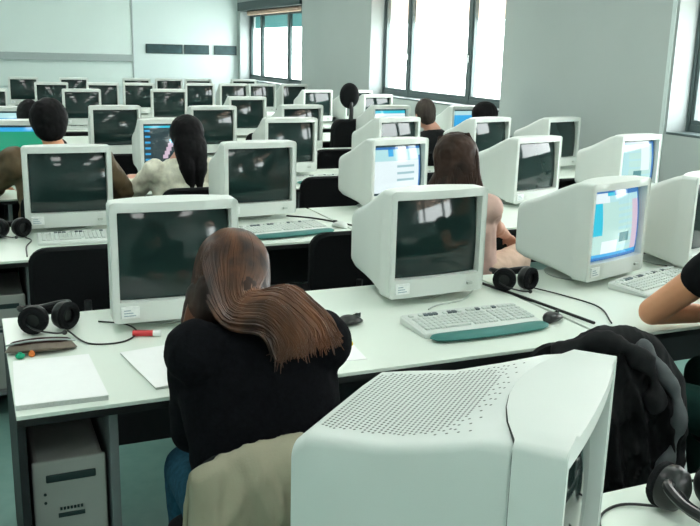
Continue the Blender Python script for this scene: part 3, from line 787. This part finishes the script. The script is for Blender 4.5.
def person(label, loc, rz, lean=.18, twist=0, head=(0, .30, 1.13), pitch=.4, headyaw=0, roll=0, hands=((-.2, .62, .80), (.2, .62, .80)), palms=(1, 1), skin='skin_pale',
           top='shirt_black', sleeve=1., bottom='trouser_dark', hair='hair_black', voxel=.012, sh=(0, None, 1.02), shw=.175, build=1., wr=.006, pole=None, knees=None, elbows=None, seed=1, fing=.5, hairfn=None, extra=None, hip=(0, 0, .55)):
    t = thing('person', label, 'person', loc, rz)
    S = Vector((sh[0], lean if sh[1] is None else sh[1], sh[2])); Hp = Vector(hip)
    hc = Vector(head)   # head centre
    rot = Euler((-pitch, roll, headyaw), 'YXZ'); rm = rot.to_matrix()
    b_ = B()
    # head
    ell(b_, hc, (.075, .092, .112), rot, 20, 14)
    def hp(x, y, z): return hc+rm @ Vector((x, y, z))
    ell(b_, hp(0, .03, -.055), (.055, .065, .062), rot)           # jaw
    cap(b_, hp(0, .088, .012), .009, hp(0, .106, -.022), .014, 8)   # nose
    for s in (-1, 1):
        ell(b_, hp(s*.077, -.005, -.008), (.010, .020, .032), rot, 10, 8)   # ears
    nb = S+Vector((0, -.005, .045)); cap(b_, nb, .060, hp(0, -.025, -.07), .053)
    chest = S+Vector((0, 0, -.12))
    etorso(b_, [(Hp.x, Hp.y, Hp.z-.09, .12, .09), (Hp.x, Hp.y, Hp.z, .16*build, .115), (Hp.x*.7+chest.x*.3, Hp.y*.7+chest.y*.3, Hp.z*.7+chest.z*.3, .14*build, .10), (chest.x, chest.y, chest.z, .16*build, .105), (S.x, S.y, S.z-.04, shw*.95, .085), (S.x, S.y, S.z+.02, shw*.55, .065), (S.x, S.y, S.z+.06, .06, .055)])
    ct = B()   # top garment
    g = .012
    etorso(ct, [(Hp.x, Hp.y-.005, Hp.z-.07, .165*build+g, .125+g), (Hp.x, Hp.y-.005, Hp.z, .168*build+g, .125+g), (Hp.x*.7+chest.x*.3, Hp.y*.7+chest.y*.3, Hp.z*.7+chest.z*.3, .155*build+g, .112+g), (chest.x, chest.y, chest.z, .172*build+g, .115+g), (S.x, S.y, S.z-.04, shw*.97+g, .095+g), (S.x, S.y, S.z+.01, shw*.70+g, .075+g), (S.x, S.y-.01, S.z+.05, .072, .062)])
    cx_, sx_ = math.cos(twist), math.sin(twist)
    for i, s in enumerate((-1, 1)):
        sp = S+Vector((s*shw*cx_, s*shw*sx_, -.025)); hd = Vector(hands[i])
        pl = pole[i] if pole else (s*.7, -.3, -.8)
        if elbows and elbows[i]: el = Vector(elbows[i]); wr_ = hd
        else: el, wr_ = ik(sp, hd, .29, .25, pl)
        chain(b_, [sp, el, wr_], [.052*build, .043*build, .028])
        m1 = el.lerp(wr_, .3); ell(b_, m1, (.041, .041, .041))
        hand(b_, wr_, (wr_-el), (0, 0, 1), s*palms[i]*-1 if False else -s, fing, 1.)
        if sleeve >= .95: chain(ct, [sp, el, el.lerp(wr_, .93)], [.066*build, .052*build, .036])
        elif sleeve > .5: chain(ct, [sp, el, el.lerp(wr_, (sleeve-.5)*2)], [.066*build, .056*build, .050])
        elif sleeve > 0: chain(ct, [sp, sp.lerp(el, sleeve*2)], [.066*build, .060*build])
        ell(ct, sp, (.074*build,)*3)
    lg = B()
    etorso(lg, [(Hp.x, Hp.y, Hp.z-.115, .13*build, .12), (Hp.x, Hp.y, Hp.z-.04, .165*build, .125), (Hp.x, Hp.y, Hp.z+.04, .155*build, .115)])
    sho = B()
    for i, s in enumerate((-1, 1)):
        hj = Hp+Vector((s*.09, .02, -.03)); kn = Vector(knees[i]) if knees else Hp+Vector((s*.13, .44, -.03)); an = kn+Vector((0, -.06, -kn.z+.09))
        chain(b_, [hj, kn, an], [.075, .052, .036]); cap(b_, an+Vector((0, 0, -.03)), .035, an+Vector((0, .13, -.055)), .026)
        chain(lg, [hj, kn, an+Vector((0, 0, .01))], [.092, .066, .052])
        ell(sho, an+Vector((0, .06, -.045)), (.045, .125, .042)); cap(sho, an+Vector((0, 0, -.03)), .045, an+Vector((0, 0, .0)), .042)
    body = _fo('body', fuse(b_, min(voxel, .0075) if voxel < .011 else voxel, 2), skin, t)
    _fo('top', fuse(ct, voxel, 4, wr, 13, seed), top, t)
    _fo('trousers', fuse(lg, voxel, 4, wr*.8, 12, seed+3), bottom, t)
    _fo('shoes', fuse(sho, voxel, 3), 'shoe', t)
    # face
    bm = B()
    for s in (-1, 1): ell(bm, hp(s*.030, .080, .012), (.012, .010, .008), rot, 10, 8)
    ey = obj('eyes', bm, 'eye_white', t, True)
    bm = B()
    for s in (-1, 1): ell(bm, hp(s*.030, .0885, .012), (.005, .0035, .005), rot, 8, 6)
    obj('iris', bm, 'eye_dark', ey, True)
    bm = B(); ell(bm, hp(0, .089, -.055), (.024, .008, .007), rot, 10, 8); obj('mouth', bm, 'lip', t, True)
    # hair
    hb = B()
    if hairfn: hairfn(hb, hp, hc, rot, S)
    else:
        ell(hb, hp(0, -.018, .022), (.087, .098, .108), rot, 20, 14); ell(hb, hp(0, -.05, -.03), (.074, .062, .075), rot, 16, 10)
    hz = fuse(hb, .008, 3, .004, 30, seed)
    ho = _fo('hair', hz, hair, t)
    if extra: extra(t, hp, S, ho)
    return t, hp, ho
def strands(parent, lst, material, r=.0045):
    bm = B()
    for pts in lst:
        sp = spline(pts, 5); n = len(sp); tube(bm, sp, [r*(.5+1.0*math.sin(PI*min(1, (i+.6)/n))**.5)*(1 if i < n*.8 else (n-i)/(n*.2)*.8+.2) for i in range(n)], 5)
    return obj('hair_strands', bm, material, parent, True)

# --- woman in the foreground, black sweater, auburn hair swept to her right shoulder
def hair1(hb, hp, hc, rot, S):
    ell(hb, hp(0, -.015, .022), (.089, .103, .111), rot, 20, 14)
    ell(hb, hp(-.040, -.05, -.05), (.050, .060, .09), rot, 16, 12)
    ell(hb, hp(.02, -.065, -.04), (.070, .052, .09), rot, 16, 12)
    N = hairpath(hp, S)
    chain(hb, N[:4], [.060, .054, .046, .020])
    chain(hb, [hp(-.075, -.03, -.04), hp(-.085, -.05, -.12), hp(-.065, -.07, -.16)], [.032, .026, .014])
def hairpath(hp, S):
    return [hp(.012, -.082, -.035), hp(.040, -.120, -.105), S+Vector((.022, -.085, .072)), S+Vector((.058, -.100, .028)), S+Vector((.066, -.118, -.008))]
def extra1(t, hp, S, ho):
    rnd = random.Random(3); L = []
    N = hairpath(hp, S); rr = [.062, .060, .054, .052, .052]
    out = Vector((-.15, -.80, .60)).normalized()
    for i in range(560):
        tt = rnd.uniform(-1, 1); a = tt*R(112); k = 1.03+rnd.uniform(0, .035)
        part = rnd.uniform(4, 22)
        pts = []
        for p in (part, 32, 60, 88 if abs(tt) < .5 else 100):
            p = R(p)
            pts.append(hp(.089*k*math.sin(p)*math.sin(a), -.015-.103*k*math.sin(p)*math.cos(a), .022+.111*k*math.cos(p)))
        if tt < -.62 or (tt < -.4 and rnd.random() < .5):
            e = rnd.uniform(-.02, .02)
            pts += [hp(-.098+.05*(1+tt), -.055, -.075), hp(-.085+e+.06*(1+tt), -.078, -.135), hp(-.065+e*1.5+.05*(1+tt), -.085, -.175+rnd.uniform(-.02, .02))]
        else:
            q = R(85)*tt+rnd.uniform(-.12, .12)
            for j in range(1, 5):
                d = (N[min(j+1, 4)]-N[j-1]).normalized(); sd = d.cross(out).normalized(); o2 = sd.cross(d).normalized()
                if o2.dot(out) < 0: o2 = -o2
                w = sd*math.sin(-q)*(1+.16*j)+o2*math.cos(q)*(1-.10*j)
                wob = Vector((rnd.uniform(-1, 1), rnd.uniform(-.4, .4), rnd.uniform(-1, 1)))*(.003*j)
                e = N[j]+w*rr[j]*k*(1 if j < 4 else 1)+wob
                if j == 4 and rnd.random() < .25: e = e+(N[4]-N[3])*rnd.uniform(-.2, .5)
                pts.append(e)
        L.append(pts)
    strands(ho, L, 'hair_auburn', .0032)
    bm = B(); tube(bm, spline([hp(.088, .0, -.01), hp(.094, .02, .0), hp(.084, .05, .005)], 4), .004, 6); ell(bm, hp(.090, -.002, -.03), (.008, .014, .018)); obj('earpiece', bm, 'plastic_dark', t, True)
person('woman in a black sweater with long auburn hair, bent over the near desk', (.60, 1.74, 0), R(-3), lean=.13, head=(-.04, .29, 1.078), pitch=.50, headyaw=-.12, roll=.16,
       hands=((-.09, .50, .775), (.10, .54, .775)), top='sweater_black', bottom='jeans', voxel=.009, sh=(-.005, .13, .99), shw=.150, build=1.08, hairfn=hair1, extra=extra1, hair='hair_brown', wr=.004, seed=2,  # darker base hair paints shade into the gaps between auburn strands
       pole=((-.12, -.2, -1), (.12, -.2, -1)))
# --- person at the right edge with a bare arm propped on the desk
person('person in a black short sleeved shirt at the right edge, bare elbow on the desk', (2.34, 1.80, 0), R(4), lean=.20, head=(.11, .34, 1.22), pitch=.3, skin='skin_tan', sh=(.09, .20, 1.06), shw=.195, build=1.12,
       hands=((.07, .35, .785), (.28, .62, .79)), elbows=((-.18, .42, .805), None), sleeve=.17, top='shirt_black', bottom='trouser_green', voxel=.009, seed=5, knees=((-.36, .20, .60), (.14, .44, .52)), hip=(-.06, -.02, .57))
# --- person in brown jacket
person('person in a brown jacket with short black hair, behind the left second row monitor', (.43, 5.14, 0), R(2), lean=.12, head=(0, .10, 1.21), pitch=.15, skin='skin_tan', sh=(.03, .08, 1.02), shw=.23, build=1.25,
       hands=((-.26, .45, .80), (.30, .42, .80)), top='brown_leather', voxel=.014, wr=.012, seed=8, hairfn=lambda hb, hp, hc, rot, S: (ell(hb, hp(0, -.018, .030), (.106, .108, .118), rot, 20, 14), ell(hb, hp(0, -.05, -.02), (.092, .066, .085), rot, 16, 10)), pole=((-1, -.5, -.6), (1, -.5, -.6)), hip=(0, 0, .56))
def hair_long(w=1., low=.30):
    def f(hb, hp, hc, rot, S):
        ell(hb, hp(0, -.018, .022), (.094*w, .104, .112), rot, 20, 14)
        ell(hb, hp(0, -.06, -.07), (.092*w, .068, .13), rot, 16, 12)
        chain(hb, [hp(-.05, -.06, -.06), Vector((hc.x-.035, hc.y-.115, hc.z-low*.62)), Vector((hc.x-.02, hc.y-.13, hc.z-low))], [.055, .05, .022])
        chain(hb, [hp(.05, -.06, -.06), Vector((hc.x+.04, hc.y-.115, hc.z-low*.62)), Vector((hc.x+.03, hc.y-.13, hc.z-low))], [.055, .05, .022])
    return f
person('woman with long black hair and a cream wool cardigan, in the third row', (1.20, 5.22, 0), R(6), lean=.10, head=(.045, .10, 1.12), pitch=.2, sh=(0, .08, .94), shw=.165, top='cream_wool',
       hands=((-.2, .48, .80), (.2, .48, .80)), voxel=.012, wr=.012, hairfn=hair_long(1.12, .30), seed=11)
# --- brown haired woman in second row, turned to her right
def extra5(t, hp, S, ho):
    rnd = random.Random(9); L = []
    for i in range(70):
        a = rnd.uniform(-1, 1)
        L.append([hp(a*.07, -.03, .12), hp(a*.10, -.10+.04*abs(a), .02), hp(a*.10, -.13+.03*abs(a), -.08), hp(a*.10+rnd.uniform(-.02, .02), -.15, -.17+rnd.uniform(-.05, .02))])
    strands(ho, L, 'hair_brown', .005)
person('woman with long brown hair and a bare arm, beside the lit white page monitor', (2.11, 3.47, 0), R(-60), lean=.05, head=(-.075, .055, 1.165), pitch=.15, headyaw=.5, roll=-.15, sh=(-.01, .04, .985), shw=.13, build=.9, top='pink_cloth', bottom='beige_cloth', sleeve=.16,
       hands=((-.25, .36, .80), (.05, .37, .775)), elbows=(None, (.09, .17, .85)), voxel=.011, wr=.006, hairfn=hair_long(1.15, .22), hair='hair_brown', seed=13, extra=extra5, knees=((-.12, .40, .66), (.10, .44, .655)), hip=(.02, .04, .66))
person('grey haired person in a black coat, below the big window', (3.60, 6.48, 0), R(0), lean=.10, head=(-.01, .12, 1.155), pitch=.2, sh=(.06, .08, .98), shw=.19, top='coat_black', hair='hair_grey', voxel=.015, hands=((-.2, .5, .8), (.2, .5, .8)), seed=17)
person('dark haired person hidden up to the head, at the right end of the big window', (4.22, 6.48, 0), R(0), lean=.10, head=(-.03, .12, 1.12), pitch=.35, sh=(0, .08, .93), shw=.18, voxel=.015, hands=((-.15, .5, .8), (.15, .5, .8)), seed=19,
       hairfn=lambda hb, hp, hc, rot, S: (ell(hb, hp(0, -.015, .03), (.118, .11, .108), rot, 20, 14), ell(hb, hp(0, -.05, -.03), (.09, .062, .09), rot, 16, 10)))
person('dark haired person glimpsed between monitors at the far left', (.41, 6.50, 0), R(0), lean=.10, head=(0, .12, 1.135), pitch=.3, headyaw=.5, sh=(0, .08, .95), shw=.18, voxel=.015, hands=((-.15, .5, .8), (.15, .5, .8)), seed=23)

# ------------------------------------------------------------------ draped coats
def drape(name, loc, rz, hw, ztop, zf, zb, thick, lab, cat, m_, fold=.02, seed=1, nf=5, slump=.10, flare=.0, lining=None):
    t = thing(name, lab, cat, loc, rz)
    bm = B(); NU, NV = 96, 90; V = {}
    for i in range(NU+1):
        u = i/NU*2-1
        for j in range(NV+1):
            v = j/NV
            zt = ztop-slump*abs(u)**2.6
            # path: back bottom -> top -> front bottom
            if v < .5:
                s = 1-v/.5; z = zt-(zt-zb)*s; y = -thick*min(1, (s*6))**.5*(1+.9*s)
            else:
                s = (v-.5)/.5; z = zt-(zt-zf)*s; y = thick*.8*min(1, (s*6))**.5
            amp = fold*min(1, .25+s*1.8)
            rg = lambda X, Y, Z_: 1-min(1, abs(noise.noise(Vector((X, Y, Z_))))*3.2)
            sgn = -1 if v < .5 else 1
            f = .8*rg(u*2.6+z*3.5+seed, z*3.0, seed+sgn)**1.5+.6*rg(u*4.2-z*8+seed, z*6, seed+sgn*2)**1.5+.25*rg(u*8+z*12, z*10, seed)
            side = max(0, 1-abs(u)**7)**.5
            x = u*hw*(1+flare*s)
            zz = z+.016*noise.noise(Vector((u*3, 0, seed)))*(1-s)
            V[i, j] = bm.verts.new((x, (y+sgn*f*amp)*(.12+.88*side), zz))
    for i in range(NU):
        for j in range(NV): 
            fc = bm.faces.new([V[i, j], V[i+1, j], V[i+1, j+1], V[i, j+1]]); fc.smooth = True
    bm.normal_update()
    bmesh.ops.solidify(bm, geom=list(bm.faces), thickness=.012)
    _fo('cloth', bm, m_, t)
    return t
t = drape('jacket', (.590, 1.505, 0), R(-4), .245, .893, .60, .33, .070, 'khaki jacket hung over the chair back of the woman in black', 'jacket', 'khaki', .050, 2, 4, .045, .12)
t = drape('coat', (1.665, 1.86, 0), R(-20), .225, .905, .45, .25, .06, 'black coat with grey lining draped over the chair by the keyboard', 'coat', 'coat_black', .060, 5, 3, .16, .06)
bm = B()
def band(bm, pts, w, th=.012):
    sp = spline(pts, 8)
    tube(bm, sp, [w*(.8+.25*math.sin(i*.7)) for i in range(len(sp))], 10)
band(bm, [(.05, -.05, .875), (.10, -.09, .82), (.150, -.12, .73), (.155, -.13, .62), (.11, -.15, .50), (.07, -.16, .40), (.05, -.16, .28)], .024)
fobj('lining', fuse(bm, .009, 3, .006, 16, 9), 'coat_lining', t)
bm = B()
band(bm, [(-.19, -.05, .83), (-.10, -.06, .88), (0, -.09, .875), (.07, -.12, .80), (.09, -.13, .70)], .030)
fobj('hood', fuse(bm, .010, 4, .014, 12, 7), 'coat_black', t)

# ------------------------------------------------------------------ things on the near desk
t = thing('paper_stack', 'thick stack of white paper at the left end of the near desk', 'paper', (.172, 2.385, DZ), R(-2))
def quad_slab(bm, pts, z0, z1, mi=0):
    a = [bm.verts.new((x, y, z0)) for x, y in pts]; b_ = [bm.verts.new((x, y, z1)) for x, y in pts]
    n = len(pts); bm.faces.new(a[::-1]); bm.faces.new(b_)
    for k in range(n): bm.faces.new([a[k], a[(k+1) % n], b_[(k+1) % n], b_[k]])
bm = B(); quad_slab(bm, [(-.105, -.17), (.125, -.17), (.105, .17), (-.105, .17)], 0, .012); obj('sheets', bm, 'paper_edge', t)
bm = B(); quad_slab(bm, [(-.106, -.171), (.126, -.171), (.106, .171), (-.106, .171)], .0125, .0145); obj('top_sheet', bm, 'paper', t)
t = thing('paper_stack', 'white papers partly under the left arm of the woman in black', 'paper', (.50, 2.40, DZ), R(8))
bm = B(); quad_slab(bm, [(-.10, -.15), (.10, -.15), (.10, .17), (-.10, .17)], 0, .006); obj('sheets', bm, 'paper_edge', t)
bm = B(); quad_slab(bm, [(-.102, -.152), (.1, -.148), (.098, .172), (-.101, .168)], .0065, .008); obj('top_sheet', bm, 'paper', t)
t = thing('paper_sheet', 'white sheet to the right of the woman in black', 'paper', (.98, 2.42, DZ), R(-6))
bm = B(); quad_slab(bm, [(-.105, -.148), (.105, -.148), (.105, .148), (-.105, .148)], 0, .003); obj('sheet', bm, 'paper', t)
for nm, c, x, y, r_, lab in (('eraser', 'red', 1.045, 2.425, 25, 'small red eraser on the sheet right of the woman in black'), ('eraser', 'yellow', 1.062, 2.395, -10, 'small yellow eraser on the sheet right of the woman in black'), ('sharpener', 'blue', 1.03, 2.455, 40, 'small blue sharpener on the sheet right of the woman in black')):
    bm = B(); box(bm, -.016, .016, -.010, .010, 0, .012, .003); box(bm, -.013, .013, -.007, .007, .011, .014, .002)
    o = obj(nm, bm, c); o.location = (x, y, DZ+.0035); o.rotation_euler = (0, 0, R(r_)); tag(o, lab, 'stationery')
# pencil pouch
t = thing('pencil_pouch', 'open brown pencil pouch above the white paper stack', 'pencil case', (.158, 2.665, DZ), R(-3))
bm = B(); rings = []
for i in range(17):
    u = i/16*2-1; e = math.sqrt(max(.002, 1-u*u)); rings.append([(u*.105, .044*e*math.cos(2*PI*k/16), .004+.036*e*(.5+.5*math.sin(2*PI*k/16))) for k in range(16)])
loft(bm, rings); bmesh.ops.recalc_face_normals(bm, faces=bm.faces); obj('pouch_body', bm, 'pouch', t, True)
bm = B(); ell(bm, (.0, -.004, .034), (.088, .026, .008)); obj('pouch_opening', bm, 'pouch_in', t, True)
bm = B(); tube(bm, spline([(-.10, -.004, .028), (-.05, -.022, .041), (0, -.026, .044), (.05, -.022, .041), (.10, -.004, .028)], 6), .003, 6); obj('zip', bm, 'handle_grey', t, True)
def blob(name, c, x, y, s, lab):
    bm = B(); ell(bm, (0, 0, s[2]), s, seg=14, rings=10); tube(bm, [(0, 0, s[2]*1.6), (0, 0, s[2]*2.15)], s[0]*.45, 10)
    o = obj(name, bm, c, None, True); o.location = (x, y, DZ); tag(o, lab, 'stationery')
blob('sharpener', 'green', .095, 2.615, (.014, .011, .009), 'small green sharpener beside the pencil pouch')
blob('sharpener', 'orange', .128, 2.622, (.010, .009, .009), 'small orange sharpener beside the pencil pouch')
t = thing('marker', 'short red marker with white cap before the monitor of the woman in black', 'pen', (.485, 2.70, DZ+.011), R(-20))
bm = B(); tube(bm, [(-.045, 0, 0), (.02, 0, 0)], .010, 12); obj('barrel', bm, 'red', t, True)
bm = B(); tube(bm, [(.02, 0, 0), (.045, 0, 0)], .0105, 12); obj('cap', bm, 'sticker', t, True)

# ------------------------------------------------------------------ light and camera
w = bpy.data.worlds.new('World'); bpy.context.scene.world = w; w.use_nodes = True
nt = w.node_tree; bg = nt.nodes['Background']
tc = nt.nodes.new('ShaderNodeTexCoord'); sx = nt.nodes.new('ShaderNodeSeparateXYZ'); rp = nt.nodes.new('ShaderNodeValToRGB')
rp.color_ramp.elements[0].position = .40; rp.color_ramp.elements[0].color = (.75, .80, .78, 1); rp.color_ramp.elements[1].position = .6; rp.color_ramp.elements[1].color = (.95, .98, 1, 1)
mr = nt.nodes.new('ShaderNodeMapRange'); mr.inputs[1].default_value = -1; mr.inputs[2].default_value = 1
nt.links.new(tc.outputs['Generated'], sx.inputs[0]); nt.links.new(sx.outputs['Z'], mr.inputs[0]); nt.links.new(mr.outputs[0], rp.inputs[0]); nt.links.new(rp.outputs[0], bg.inputs[0])
bg.inputs['Strength'].default_value = 6.0

f, P, YAW, ROLL, H = 864.9, .2394, .4177, .0261, 1.653
fwd = Vector((math.sin(YAW)*math.cos(P), math.cos(YAW)*math.cos(P), -math.sin(P)))
rt = Vector((math.cos(YAW), -math.sin(YAW), 0)); up = rt.cross(fwd)
r2 = math.cos(ROLL)*rt+math.sin(ROLL)*up; u2 = -math.sin(ROLL)*rt+math.cos(ROLL)*up
cam = bpy.data.cameras.new('camera'); cam.sensor_width = 36; cam.lens = f/700*36; cam.clip_start = .05
co = bpy.data.objects.new('camera', cam); C.objects.link(co)
mw = Matrix((r2, u2, -fwd)).transposed().to_4x4(); mw.translation = (0, 0, H); co.matrix_world = mw
sc = bpy.context.scene; sc.camera = co
sc.view_settings.view_transform = 'Standard'; sc.view_settings.look = 'None'; sc.view_settings.gamma = 1; sc.view_settings.exposure = 1.45
